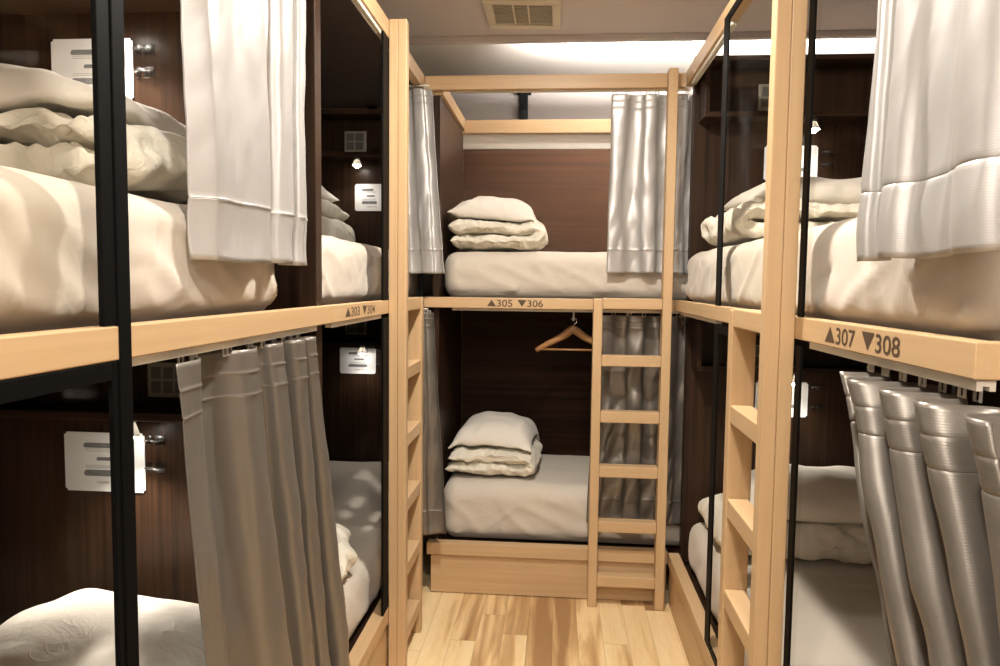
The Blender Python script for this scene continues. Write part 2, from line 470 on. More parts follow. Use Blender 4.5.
# ---------------- left near bunk (301 / 302)
Y1 = 1.745
bl1, beam = side_bunk('bunk_bed', (-1.1, .7, 0), 'maple bunk bed in the left foreground with a black post and dark headboard', -1, XL, -.35, 1.80, -1.66)
bl1b = bl1
headboard(bl1, -1.66, -.602, Y1, .201)
bm = bmesh.new(); bx(bm, XL - .005, XL + .0015, .8965, .9235, .0, ZT1 - .01, .001)
link('post', bm, black, bl1)
box('corner_strip', (-1.44, -1.415, Y1 - .022, Y1 - .001, MU - .2, 2.034), black, bl1, .002)
glass_panel(bl1, XL, -1, .04, .896, ZB1 + .001, ZT2 - .001, .027, False)
glass_panel(bl1, XL, -1, .04, .896, ZR1 + .001, ZB2 - .001, .012)
curtain_track(bl1, (-.593, .93, ZB2 - .001), (-.593, 1.695, ZB2 - .001))
curtain_track(bl1, (-.593, .93, ZT2 - .001), (-.593, 1.695, ZT2 - .001))
outlet(bl1, -1.044, -.93, Y1, 1.075, 1.165, 3)
outlet(bl1, -1.06, -.93, Y1, 2.09, 2.19, 2)
reading_lamp(bl1, -1.075, Y1 - .075, 2.034, 9, 140)
reading_lamp(bl1, -1.052, Y1 - .075, 1.034, 9, 120)
for z in (1.945, 1.89): hook(bl1, -1.058, Y1, z)
for z in (.962, .89): hook(bl1, -1.052, Y1, z)

# ---------------- left far bunk (303 / 304)
Y3 = 3.85
bl3, beam = side_bunk('bunk_bed', (-1.1, 2.8, 0), 'maple bunk bed numbered 303 and 304 behind the left ladder', -1, XL, 1.802, 3.045, -1.66)
# it runs on behind the end bunk
box('bed_deck', (-.64, -1.66, 2.995, 3.88, ZB2 + .012, ZB2 + .030), walnut['Y'], bl3, .001)
box('bed_deck', (-.64, -1.66, 2.995, 3.88, .185, .20), walnut['Y'], bl3, .001)
box('side_panel', (-1.66, -1.642, 2.996, 3.849, .201, HT), walnut['Z'], bl3, .001)
headboard(bl3, -1.64, -.64, Y3, .201)
glass_panel(bl3, XL, -1, 2.335, 2.60, ZB1 + .001, ZT2 - .001, .034, False, f0=.072)
box('corner_strip', (-.600, -.578, 3.018, 3.043, ZB1 + .001, ZT2 - .001), black, bl3, .001)
box('corner_strip', (-.600, -.578, 3.018, 3.043, ZR1 + .001, ZB2 - .001), black, bl3, .001)
glass_panel(bl3, XL, -1, 2.335, 2.60, ZR1 + .001, ZB2 - .013, .034, f0=.072)
curtain_track(bl3, (-.593, 1.81, ZB2 - .001), (-.593, 2.33, ZB2 - .001))
curtain_track(bl3, (-.593, 1.81, ZT2 - .001), (-.593, 2.33, ZT2 - .001))
outlet(bl3, -1.165, -1.045, Y3, 2.075, 2.185)
outlet(bl3, -1.165, -1.045, Y3, 1.085, 1.18)
reading_lamp(bl3, -1.076, Y3 - .075, 2.034, 1.2)
reading_lamp(bl3, -1.05, Y3 - .075, 1.034, 1.0)
for z in (1.0, .925): hook(bl3, -.985, Y3, z)
for z in (1.885, 1.81): hook(bl3, -.945, Y3, z)
def place303(x, y, w):
    # reads along +Y on the face that looks to +X
    return Vector((XL + .0006, 1.905 + x * (.315 / w), ZB2 + .010 + y))
numbering('303', '304', .027, place303, beam)

# ---------------- right bunk (307 / 308)
YR = 3.02
br, beam = side_bunk('bunk_bed', (1.05, 2.0, 0), 'maple bunk bed numbered 307 and 308 along the right side', 1, XR, .878, 3.045, 1.62, XRT)
headboard(br, .538, 1.60, YR, .201)
glass_panel(br, XR, 1, 1.482, 2.285, ZB1 + .001, ZT2 - .001, .060, False, dep=.006, f0=.030)
glass_panel(br, XR, 1, 1.482, 2.285, ZR1 + .001, ZB2 - .013, .060, dep=.006, f0=.030)
box('beam_end', (XR + .033, .80, .878, .91, ZB2, ZB1), maple['X'], br, .002)
curtain_track(br, (.507, .884, ZB2 - .001), (.507, 1.45, ZB2 - .001), .022, .013)
curtain_track(br, (.524, .80, ZT2 - .001), (.524, 1.45, ZT2 - .001))
curtain_track(br, (.507, 2.30, ZB2 - .001), (.507, 2.96, ZB2 - .001))
curtain_track(br, (.524, 2.30, ZT2 - .001), (.524, 2.96, ZT2 - .001))
outlet(br, .79, .895, YR, 2.082, 2.188)
outlet(br, .79, .895, YR, 1.085, 1.18)
reading_lamp(br, .985, YR - .075, 2.034, 1.3)
reading_lamp(br, .95, YR - .075, 1.034, 2.2)
for z in (1.915, 1.865): hook(br, 1.045, YR, z)
for z in (.965, .885): hook(br, 1.045, YR, z)
def place307(x, y, w):
    # looks to -X, reads along -Y
    return Vector((XR - .0006, 1.350 - x * (.288 / w), ZB2 + .008 + y))
numbering('307', '308', .030, place307, beam)

# ---------------- end bunk (305 / 306)
be = root('bunk_bed', (0, 3.45, 0), 'maple bunk bed numbered 305 and 306 across the end of the aisle', 'bunk bed')
beam = box('beam', (XL, XR, YB - .026, YB + .006, ZB2, ZB1), maple['X'], be, .002)
box('top_rail', (XL, XRT, YB - .026, YB + .006, ZT2, ZT1), maple['X'], be, .002)
box('bottom_rail', (-.560, XR, YB - .026, YB + .020, ZR2, ZR1), maple['X'], be, .002)
box('top_rail', (-.548, -.503, YB + .007, 3.80, ZT2 - .012, ZT1 - .012), maple['Y'], be, .002)
box('top_rail', (-.548, 1.60, 3.801, 3.838, ZT2 - .026, ZT1 - .016), maple['X'], be, .002)
dr = box('drawer', (-.543, XR - .004, YB - .012, YB + .006, .004, ZR2 - .003), maple['X'], be, .001)
box('side_panel', (-.548, -.518, YB + .021, 3.84, .16, ZT2 - .013), walnut['Z'], be, .002)
box('back_panel', (-.517, 1.60, 3.84, 3.86, .16, 2.085), WLX, be, .002)
box('white_board', (-.548, 1.60, 3.842, 3.858, 2.087, ZT2 + .02), board_white, be, .001)
box('bed_deck', (-.517, 1.60, YB + .021, 3.839, ZB2 + .012, ZB2 + .030), walnut['X'], be, .001)
box('bed_deck', (-.517, 1.60, YB + .021, 3.839, .185, .20), walnut['X'], be, .001)
curtain_track(be, (-.46, YB + .024, ZB2 - .001), (.53, YB + .024, ZB2 - .001))
curtain_track(be, (-.46, YB + .024, ZT2 + .011), (.53, YB + .024, ZT2 + .011))
curtain_track(be, (-.65, 2.975, ZT2 - .001), (-.545, 2.975, ZT2 - .001), .012, .006)
curtain_track(be, (-.65, 2.975, ZB2 - .001), (-.545, 2.975, ZB2 - .001), .012, .006)
def place305(x, y, w):
    return Vector((-.303 + x * (.240 / w), YB - .0266, ZB2 + .008 + y))
numbering('305', '306', .030, place305, beam)

# ------------------------------------------------------------------ ladders
RUNGS = [(1.275, 1.320), (1.036, 1.081), (.798, .845), (.565, .612), (.328, .375), (.090, .137)]
def ladder(label, loc, place, tall_first, axis):
    """place(u0,u1,d0,d1,z0,z1) -> box dims; u along the ladder width (0-.321), d out of the bed (0-.06)"""
    r = root('ladder', loc, label, 'ladder', 'maple bunk ladders')
    for k, (u0, u1) in enumerate(((0, .038), (.283, .321))):
        tall = (k == 0) == tall_first
        bm = bmesh.new()
        h = ZT1 + .003 if tall else ZB1 + .003
        if tall:
            bx(bm, *place(u0, u1, .0, .0295, 0, h), .0025)
            bx(bm, *place(u0, u1, .0300, .06, 0, h), .0025)
        else:
            bx(bm, *place(u0, u1, .0, .06, 0, h), .003)
        link('stile', bm, maple['Z'], r)
    for z0, z1 in RUNGS:
        bm = bmesh.new(); bx(bm, *place(.0385, .2825, .006, .058, z0, z1), .003)
        link('rung', bm, maple[axis], r)
    return r
ladder('maple ladder on the left bunk rail, its tall stile beside the 303 number', (-.55, 2.56, 0),
       lambda u0, u1, d0, d1, z0, z1: (XL + .0006 + d0, XL + .0006 + d1, 2.405 + u0, 2.405 + u1, z0, z1), True, 'Y')
ladder('maple ladder on the right bunk rail, its tall stile beside the 307 number', (.46, 1.69, 0),
       lambda u0, u1, d0, d1, z0, z1: (XR - .0006 - d0, XR - .0006 - d1, 1.517 + u0, 1.517 + u1, z0, z1), True, 'Y')
ladder('maple ladder standing before the end bunk below the wooden hanger side', (.31, 3.03, 0),
       lambda u0, u1, d0, d1, z0, z1: (.147 + u0, .147 + u1, YB - .0268 - d0, YB - .0268 - d1, z0, z1), False, 'X')

# ------------------------------------------------------------------ soft things
def fbm(p, o=3):
    return noise.fractal(p, 1.0, 2.0, o)

def ridged(p):
    return 1.0 - abs(noise.noise(p)) * 2.0

def mattress(label, x0, x1, y0, y1, z0, z1, seed, endcap=False, crease=None, rad=.048, fine=.02):
    bm = bmesh.new()
    cr = random.Random(seed * 91)
    # pulled-sheet creases on the side faces: (along, height, angle, half length, half width, rise)
    folds = []
    for a0, a1 in ((y0, y1),) + ((x0, x1),):
        row = []
        for _ in range(int((a1 - a0) * 16)):
            up_ = cr.random() < .65
            ang = cr.gauss(.85, .35) * (1 if cr.random() < .6 else -1) if up_ else cr.gauss(0, .4)
            row.append((cr.uniform(a0, a1), cr.uniform(z0 + .02, z1 - .03), ang, cr.uniform(.03, .10), cr.uniform(.006, .013), cr.uniform(.0025, .0065) * (1 if cr.random() < .7 else -1)))
        folds.append(row)
    nx, ny, nz = [max(4, int(d / fine)) for d in (x1 - x0, y1 - y0, z1 - z0)]
    cx, cy, cz = (x0 + x1) / 2, (y0 + y1) / 2, (z0 + z1) / 2
    hx, hy, hz = (x1 - x0) / 2, (y1 - y0) / 2, (z1 - z0) / 2
    vmap = {}
    def V(i, j, k):
        key = (i, j, k)
        if key not in vmap:
            p = Vector((-hx + 2 * hx * i / nx, -hy + 2 * hy * j / ny, -hz + 2 * hz * k / nz))
            r = rad
            q = Vector((max(-hx + r, min(hx - r, p.x)), max(-hy + r, min(hy - r, p.y)), max(-hz + r, min(hz - r, p.z))))
            d = p - q
            nrm = d.normalized() if d.length > 1e-9 else Vector((0, 0, 1))
            p2 = q + nrm * r
            w = p2 + Vector((cx, cy, cz))
            s = Vector((seed * 3.1, seed * 1.7, 0))
            side = 1 - abs(nrm.z)
            # soft pulled-sheet wrinkles on the sides, nearly none on top
            a = .0045 * fbm(w * 5 + s, 3)
            rn = Vector((w.x * 3 + w.y * 3 + (w.z) * 4.5, w.z * 2.2, w.x - w.y)) + s
            a += side * .013 * max(0, ridged(rn * 1.9) - .45)
            a += side * .006 * noise.noise(Vector((w.x * 2.0, w.y * 2.0, w.z * 5)) + s)
            if fine < .015 and side > .5:
                along, row = (w.y, folds[0]) if abs(nrm.x) > abs(nrm.y) else (w.x, folds[1])
                for (fa, fz, an, hl, hw, rise) in row:
                    da, dz_ = along - fa, w.z - fz
                    if abs(da) > .12 or abs(dz_) > .12: continue
                    c_, s_ = math.cos(an), math.sin(an)
                    p_, q_ = da * c_ + dz_ * s_, -da * s_ + dz_ * c_ + .35 * (da * c_ + dz_ * s_) ** 2
                    if abs(p_) > hl or abs(q_) > 3 * hw: continue
                    a += rise * (1 - (p_ / hl) ** 2) * math.exp(-(q_ / hw) ** 2)
            # gathers near the bottom edge
            low = max(0, 1 - (w.z - z0) / .12)
            a += side * low * .003 * noise.noise(Vector((w.x * 11, w.y * 11, w.z * 3)) + s)
            # belly
            a += side * .005 * (1 - ((w.z - cz) / hz) ** 2)
            if endcap: a *= 1 - .85 * abs(nrm.x)
            if nrm.z > .9: a = min(a, .004)
            if nrm.z < -.5: a = 0
            if crease is not None and nrm.z > -.2:
                d1 = w.y - crease - .06 * (w.x - x0)
                a -= .010 * math.exp(-(d1 / .011) ** 2)
            vmap[key] = bm.verts.new(w + nrm * a)
        return vmap[key]
    def quad(a, b, c, d): bm.faces.new((a, b, c, d))
    for i in range(nx):
        for j in range(ny):
            quad(V(i, j, nz), V(i + 1, j, nz), V(i + 1, j + 1, nz), V(i, j + 1, nz))
            quad(V(i, j, 0), V(i, j + 1, 0), V(i + 1, j + 1, 0), V(i + 1, j, 0))
    for i in range(nx):
        for k in range(nz):
            quad(V(i, 0, k), V(i + 1, 0, k), V(i + 1, 0, k + 1), V(i, 0, k + 1))
            quad(V(i, ny, k), V(i, ny, k + 1), V(i + 1, ny, k + 1), V(i + 1, ny, k))
    for j in range(ny):
        for k in range(nz):
            quad(V(0, j, k), V(0, j, k + 1), V(0, j + 1, k + 1), V(0, j + 1, k))
            quad(V(nx, j, k), V(nx, j + 1, k), V(nx, j + 1, k + 1), V(nx, j, k + 1))
    o = link('mattress', bm, sheet_mat, None, True)
    rebase(o, (cx, cy, z0))
    tag(o, label, 'mattress')
    return o

UB, LB = ZB2 + .031, .201        # deck tops
mattress('cream sheeted mattress in the upper bunk at the left front edge', -1.60, -.632, -.30, 1.575, UB, MU, 1, fine=.011)
mattress('cream mattress low in the left front bunk, behind the long lower curtain', -1.60, -.648, -.30, 1.70, LB + .006, ML, 2)
mattress('cream sheeted mattress above the 303 number', -1.60, -.652, 1.83, 3.78, UB, MU, 3, fine=.012)
mattress('cream mattress low in the left bunk below the 304 number', -1.60, -.645, 1.83, 3.80, LB, ML, 4)
mattress('cream sheeted mattress above the 305 number at the aisle end', -.511, 1.55, YB + .078, 3.81, UB + .003, MU + .008, 5, True, rad=.065, fine=.0125)
mattress('cream mattress in the bottom bunk under the 306 number', -.511, 1.55, YB + .078, 3.81, LB + .003, .472, 6, True, rad=.065, fine=.0125)
mattress('cream sheeted mattress above the 307 number on the right', .530, 1.58, .93, 3.00, UB, MU, 7, fine=.011)
mattress('cream mattress low on the right, under the 308 number', .560, 1.58, .93, 2.985, LB, ML, 8, False, 2.33)

def place_mesh(bm, rz, cx, cy, zbase, tilt=0.0):
    bmesh.ops.rotate(bm, cent=(0, 0, 0), matrix=Matrix.Rotation(tilt, 3, 'Y'), verts=bm.verts)
    bmesh.ops.rotate(bm, cent=(0, 0, 0), matrix=Matrix.Rotation(rz, 3, 'Z'), verts=bm.verts)
    zm = min(v.co.z for v in bm.verts)
    bmesh.ops.translate(bm, vec=(cx, cy, zbase - zm), verts=bm.verts)

def folded_duvet(label, cx, cy, zbase, L, W, layers, t, seed, rz=0, puff=1.0, tilt=0.0):
    """one quilt folded back and forth along local x; folds at the two ends, layer edges along y"""
    bm = bmesh.new()
    path = []
    ns, na = 72, 10
    jit = random.Random(seed)
    for k in range(layers):
        z = (k + .5) * t
        e0 = -L / 2 + jit.uniform(0, .03); e1 = L / 2 - jit.uniform(0, .03)
        xs = [e0 + (e1 - e0) * i / ns for i in range(ns + 1)]
        if k % 2: xs = xs[::-1]
        path += [Vector((x, 0, z)) for x in xs]
        if k < layers - 1:
            c = Vector((xs[-1], 0, z + t / 2)); s = 1 if k % 2 == 0 else -1
            for a in range(1, na):
                th = -PI / 2 + PI * a / na
                path.append(c + Vector((s * math.cos(th) * t * .62, 0, math.sin(th) * t / 2)))
    n = len(path)
    tang = [(path[min(i + 1, n - 1)] - path[max(i - 1, 0)]).normalized() for i in range(n)]
    norm = [Vector((-v.z, 0, v.x)) for v in tang]
    nw = 64
    sd = Vector((seed * 2.3, seed * 5.1, seed * .7))
    grid = []
    for j in range(nw + 1):
        s = -1 + 2 * j / nw
        # even spacing but denser near the rims
        s = math.sin(s * PI / 2) * .35 + s * .65
        th = max(.08, (1 - abs(s) ** 7) ** .5)
        loop = []
        cap = 4
        def pt(i, off, extra=0.0):
            p = path[i] + norm[i] * off * th * t * .485 + tang[i] * extra
            return Vector((p.x, s * W / 2, p.z))
        for i in range(n): loop.append((pt(i, 1), norm[i]))
        for a in range(1, cap):
            ang = PI / 2 - PI * a / cap
            loop.append((pt(n - 1, math.sin(ang), math.cos(ang) * t * .45), tang[-1]))
        for i in range(n - 1, -1, -1): loop.append((pt(i, -1), -norm[i]))
        for a in range(1, cap):
            ang = -PI / 2 + PI * a / cap
            loop.append((pt(0, math.sin(ang), -math.cos(ang) * t * .45), -tang[0]))
        row = []
        for p, nr in loop:
            ed = abs(s) ** 3
            # wavy rim, layers slip against each other
            lay = max(0.0, p.z / t - .5)
            q = p.copy()
            q.y += (.020 * noise.noise(Vector((p.x * 5, lay * 3.7, s)) + sd) + .012 * noise.noise(Vector((p.x * 17, lay * 5.1, p.z * 9)) + sd)) * ed * math.copysign(1, s) * puff
            wr = .016 * fbm(Vector((p.x * 6, p.y * 6, p.z * 9 + lay * 3)) + sd, 2)
            wr += .010 * (ridged(Vector((p.x * 13 + p.y * 5, p.y * 8, p.z * 11 + lay)) + sd) - .5)
            wr += .010 * (ridged(Vector((p.x * 30 - p.y * 9, p.y * 20, p.z * 16 + lay)) + sd) - .5) * (.4 + .6 * max(ed, abs(nr.x)))
            wr += .011 * noise.noise(Vector((p.x * 26, lay * 2.1, 4.4)) + sd) * ed * abs(nr.z) + .009 * noise.noise(Vector((p.y * 26, lay * 2.1, 8.4)) + sd) * abs(nr.x)
            up = max(0.0, nr.z)
            q += nr * wr * puff * (.35 + .65 * max(ed, abs(nr.x), up * .8))
            q.z += .012 * noise.noise(Vector((p.x * 3, p.y * 3, 0)) + sd) * (p.z / t) * .6
            row.append(bm.verts.new(q))
        grid.append(row)
    m = len(grid[0])
    for j in range(nw):
        for i in range(m):
            bm.faces.new((grid[j][i], grid[j][(i + 1) % m], grid[j + 1][(i + 1) % m], grid[j + 1][i]))
    for row in (grid[0], grid[-1]):          # close the rims strip by strip, so the folds stay open
        low_ = lambda i: row[n + cap - 1 + (n - 1 - i)]
        for i in range(n - 1):
            bm.faces.new((row[i], row[i + 1], low_(i + 1), low_(i)))
        bm.faces.new([row[n - 1]] + row[n:n + cap - 1] + [low_(n - 1)])
        bm.faces.new([low_(0)] + row[2 * n + cap - 1:] + [row[0]])
    bmesh.ops.recalc_face_normals(bm, faces=bm.faces)
    place_mesh(bm, rz, cx, cy, zbase, tilt)
    zt = max(v.co.z for v in bm.verts)
    global UNDER
    UNDER = BVHTree.FromBMesh(bm)
    o = link('folded_duvet', bm, cover_mat, None, True)
    rebase(o, (cx, cy, zbase)); tag(o, label, 'duvet')
    ss = o.modifiers.new('smooth', 'SUBSURF'); ss.levels = 1; ss.render_levels = 1
    return zt

def pillow(label, cx, cy, zbase, L, W, H, seed, rz=0, tilt=0.0, sag=0.02, rest=True, limit=.045, droop=0.0):
    bm = bmesh.new(); zfloor = ML if zbase < 1.0 else MU
    nx, ny = 48, 36
    sd = Vector((seed * 1.9, seed * 4.3, seed * .37))
    def outline(u, v):
        x = u * L / 2 * (1 - .07 * (1 - v * v) * abs(u) ** 2) ; y = v * W / 2 * (1 - .07 * (1 - u * u) * abs(v) ** 2)
        return x, y
    rows = {}
    for side in (1, -1):
        for i in range(nx + 1):
            for j in range(ny + 1):
                u = -1 + 2 * i / nx; v = -1 + 2 * j / ny
                u = math.copysign(abs(u) ** .8, u); v = math.copysign(abs(v) ** .8, v)
                edge = i in (0, nx) or j in (0, ny)
                if edge and side == -1:
                    rows[(side, i, j)] = rows[(1, i, j)]; continue
                x, y = outline(u, v)
                prof = max(0, (1 - abs(u) ** 2.6)) ** .55 * max(0, (1 - abs(v) ** 2.6)) ** .55
                h = H * (.62 if side == 1 else .38) * prof
                p = Vector((x, y, side * h))
                w = .012 * fbm(Vector((x * 5, y * 5, side)) + sd, 3)
                rim = max(abs(u), abs(v)) ** 4
                ang = math.atan2(y / W, x / L)
                w += .010 * rim * noise.noise(Vector((ang * 6, side * 2.0, .3)) + sd)
                w += .007 * (ridged(Vector((x * 9 + y * 4, y * 8, side * 3)) + sd) - .5) * rim
                p.z += w * (1 if not edge else .8) * (1 if side == 1 else .5)
                p.z -= droop * max(0, (math.hypot(u, v) - .55)) ** 1.5
                p.z += sag * noise.noise(Vector((x * 2.5, y * 2.5, 7)) + sd)
                rows[(side, i, j)] = bm.verts.new(p)
    for i in range(nx):
        for j in range(ny):
            a = [rows[(1, i, j)], rows[(1, i + 1, j)], rows[(1, i + 1, j + 1)], rows[(1, i, j + 1)]]
            bm.faces.new(a)
            b = [rows[(-1, i, j)], rows[(-1, i, j + 1)], rows[(-1, i + 1, j + 1)], rows[(-1, i + 1, j)]]
            if len(set(b)) == 4: bm.faces.new(b)
    bmesh.ops.recalc_face_normals(bm, faces=bm.faces)
    place_mesh(bm, rz, cx, cy, zbase + .3, tilt)
    if rest:
        dn = Vector((0, 0, -1)); gaps = {}
        for k, v in rows.items():
            hit = UNDER.ray_cast(v.co, dn)
            gaps[k] = hit[3] if hit[0] is not None else None
        g0 = min(g for k, g in gaps.items() if k[0] == -1 and g is not None)
        fl = min(v.co.z for v in bm.verts) - zfloor
        # columns sink until they lie on what is below them
        sink = [[0.0] * (ny + 1) for _ in range(nx + 1)]
        for i in range(nx + 1):
            for j in range(ny + 1):
                g = gaps[(-1, i, j)]
                sink[i][j] = g0 + min(limit, max(0.0, (limit + .0 if g is None else g - g0)))
        for _ in range(3):
            sm = [[0.0] * (ny + 1) for _ in range(nx + 1)]
            for i in range(nx + 1):
                for j in range(ny + 1):
                    ac = []
                    for di in (-1, 0, 1):
                        for dj in (-1, 0, 1):
                            a, b = i + di, j + dj
                            if 0 <= a <= nx and 0 <= b <= ny: ac.append(sink[a][b])
                    sm[i][j] = sum(ac) / len(ac)
            sink = sm
        moved = set()
        over = 0.0
        for i in range(nx + 1):
            for j in range(ny + 1):
                g = gaps[(-1, i, j)]
                if g is not None: over = max(over, sink[i][j] - g)
        for (sd_, i, j), v in rows.items():
            if v in moved: continue
            moved.add(v); v.co.z -= sink[i][j] - over - .002
        low = min(v.co.z for v in bm.verts)
        if low < zfloor + .004:
            for v in bm.verts:
                if v.co.z < zfloor + .06: v.co.z = max(v.co.z, zfloor + .004)
    else:
        bmesh.ops.translate(bm, vec=(0, 0, -.3), verts=bm.verts)
    o = link('pillow', bm, pillow_mat, None, True)
    rebase(o, (cx, cy, zbase)); tag(o, label, 'pillow')
    ss = o.modifiers.new('smooth', 'SUBSURF'); ss.levels = 1; ss.render_levels = 1

R = math.radians
up, lo = MU + .005, ML + .005
# 301
z = folded_duvet('folded cream duvet in the left foreground upper bunk, under a big pillow', -1.13, 1.37, up, .80, .58, 2, .058, 11, R(0), 1.7)
pillow('large cream pillow topping the stack in the left foreground upper bunk', -1.17, 1.38, z - .035, .84, .56, .105, 12, R(3), 0, .022, limit=.08)
# 302
z = folded_duvet('folded duvet at the lower left corner, beneath a smooth pillow', -1.04, 1.34, lo, .66, .50, 1, .12, 13, R(4))
pillow('smooth white pillow below the card, bottom left corner of the view', -.95, 1.36, z - .03, .60, .48, .15, 14, R(-4), 0, .012)
# 303
z = folded_duvet('folded cream duvet in the upper bunk above the 303 number', -1.345, 3.42, up, .42, .58, 3, .08, 15, R(0))
pillow('cream pillow on the duvet stack above the 303 number', -1.36, 3.42, z, .44, .55, .14, 16, R(0))
# 304
folded_duvet('small rumpled duvet lying low in the bunk below the 304 number', -.84, 2.24, lo, .32, .38, 1, .085, 17, R(20), 2.0)
pillow('cream pillow beside the rumpled duvet below the 304 number', -1.30, 2.20, lo, .36, .50, .13, 18, R(8), rest=False)
# 305
z = folded_duvet('folded cream duvet in the end upper bunk above the 305 number', -.290, 3.40, up + .010, .375, .44, 2, .062, 19, R(0))
pillow('plump cream pillow topping the stack above the 305 number', -.300, 3.41, z - .025, .40, .44, .118, 20, R(-2), R(4))
# 306
z = folded_duvet('folded cream duvet in the bottom end bunk, right of the taupe curtain', -.295, 3.43, lo + .076, .36, .42, 2, .056, 21, R(-2))
pillow('cream pillow slumped on the folded duvet in the bottom end bunk', -.290, 3.46, z - .025, .40, .44, .115, 22, R(-4), R(5), limit=.09)
# 307
z = folded_duvet('folded cream duvet in the right upper bunk, under a cream pillow', .90, 2.57, up, .66, .54, 2, .056, 23, R(180), 1.2)
pillow('cream pillow topping the stack above the 307 number', 0.96, 2.66, z - .03, .68, .46, .12, 24, R(3), limit=.022)
# 308
z = folded_duvet('folded duvet in the right lower bunk, under a white pillow', .96, 2.70, lo, .66, .42, 1, .14, 25, R(-2), 1.2)
pillow('white pillow topping the stack below the 308 number', 1.0, 2.68, z - .03, .66, .44, .15, 26, R(-4), limit=.03)

# ------------------------------------------------------------------ curtains
def curtain(label, group, At, Bt, Ab, Bb, zt, zb, nf, amp_t, amp_b, seed, nside=1, heading=.05, hem=.10, ztB=None, zbB=None,
            rough=1.0, omega=-.1, hook_z=None, hook_line=None, hooks=0, warp=1.0, pinch=0.0, lead=0.0, ul=.05):
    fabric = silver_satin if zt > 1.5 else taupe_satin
    """pleated cloth between A (first edge) and B; t = top, b = bottom; nside flips the fold side"""
    At, Bt, Ab, Bb = map(Vector, (At, Bt, Ab, Bb))
    ztB = zt if ztB is None else ztB; zbB = zb if zbB is None else zbB
    nu = int(max(90, nf * 26 * warp))
    H = zt - zb
    sd = Vector((seed * 3.7, seed * 1.3, seed * 2.9))
    def surf(u, v, off=0.0):
        """u across, v 0 (top) .. 1 (bottom)"""
        vs = v
        A = At.lerp(Ab, vs); B = Bt.lerp(Bb, vs)
        d = (B - A); ln = d.length; d = d / ln
        n = Vector((-d.y, d.x)) * nside
        amp = amp_t + (amp_b - amp_t) * min(1, v * 1.15)
        if pinch:
            amp *= 1 - pinch * math.exp(-((v * H - heading) / .05) ** 2)
        ph = 2 * PI * nf * u ** warp + 1.6 * noise.noise(Vector((u * 3.1, v * .9, 0)) + sd) * min(1, .25 + v) + seed
        ph2 = ph + .7 * noise.noise(Vector((u * 6, v * 2.2, 4)) + sd)
        f = math.sin(ph2)
        f = math.copysign(abs(f) ** .92, f)
        k = .75 + .5 * noise.noise(Vector((u * nf * 1.1, v * 1.2, 9)) + sd)
        w = amp * f * k
        w += .006 * rough * fbm(Vector((u * ln * 14, v * H * 6, 2)) + sd, 2)
        w += .004 * rough * (ridged(Vector((u * ln * 22 + v * H * 6, v * H * 7, 5)) + sd) - .5) * min(1, v * 3)
        if u < ul: w += lead * (1 - u / ul) ** 1.3
        tshift = omega * (ln / nf) * math.sin(2 * ph2) * .5
        p = A + d * (u * ln + tshift) + n * (w + off)
        z = (zt + (ztB - zt) * u) * (1 - v) + (zb + (zbB - zb) * u) * v
        z += .004 * noise.noise(Vector((u * nf * 1.5, 0, 3)) + sd) * (1 if v > .9 else 0)
        return Vector((p.x, p.y, z))
    def sheet(v0, v1, nv, dents=(), puffv=0.0):
        bm = bmesh.new()
        vs = [v0 + (v1 - v0) * k / nv for k in range(nv + 1)]
        for dv in dents:
            for e in (-.004, -.0015, 0, .0015, .004): vs.append(dv + e / H)
        vs = sorted(set(v for v in vs if v0 <= v <= v1))
        grid = []
        for v in vs:
            o = 0.0
            for dv in dents:
                if abs(v - dv) * H < .0012: o = -.0022
                elif abs(v - dv) * H < .0030: o = -.001
            if puffv: o += puffv * math.sin(PI * (v - v0) / (v1 - v0))
            grid.append([bm.verts.new(surf(i / nu, v, o)) for i in range(nu + 1)])
        for a, b in zip(grid, grid[1:]):
            for i in range(nu):
                bm.faces.new((a[i], b[i], b[i + 1], a[i + 1]))
        return bm
    loc = ((At.x + Bt.x) / 2, (At.y + Bt.y) / 2, zb)
    vh, vb = heading / H, 1 - hem / H
    r = root('curtain', loc, label, 'curtain', group)
    def part(name, bm, lab=None):
        o = link(name, bm, fabric, r, True)
        s = o.modifiers.new('thick', 'SOLIDIFY'); s.thickness = .0022; s.offset = 0
        if lab: o['label'] = lab
        return o
    part('heading_band', sheet(0, vh, 10, (0.5 * vh, vh)))
    part('drape', sheet(vh, vb, 46, (vh, vb)))
    part('hem', sheet(vb, 1.0, 10, (vb,), .003))
    # side seam strip on the leading edge
    for k in range(hooks):
        L0, L1 = Vector(hook_line[0]), Vector(hook_line[1]); dl = (L1 - L0); best = None
        for q in range(13):
            u = (k + q / 12) / hooks
            pq = surf(u, 0); t = max(0, min(1, (Vector((pq.x, pq.y)) - L0).dot(dl) / dl.length_squared))
            c = L0 + dl * t; dist = (Vector((pq.x, pq.y)) - c).length
            if best is None or dist < best[0]: best = (dist, pq, c)
        _, p, hl = best
        hz = hook_z
        bm = bmesh.new()
        a, b = .0065, .0035
        # square glider loop hanging from the track, then a prong into the cloth
        dd = (Bt - At).normalized()
        def P(s, zz): return Vector((hl.x + dd.x * s, hl.y + dd.y * s, zz))
        z1, z0 = hz, hz - .016
        tube(bm, [P(-a, z1), P(a, z1), P(a, z0), P(-a, z0), P(-a, z1 - .002)], .0022, 6)
        if z0 - p.z > .004: tube(bm, [P(0, z0), P(0, (z0 + p.z) / 2), P(0, p.z - .010)], .0018, 6)
        link('curtain_glider', bm, glider_mat, r)
    return r

GC = 'satin bunk curtains'
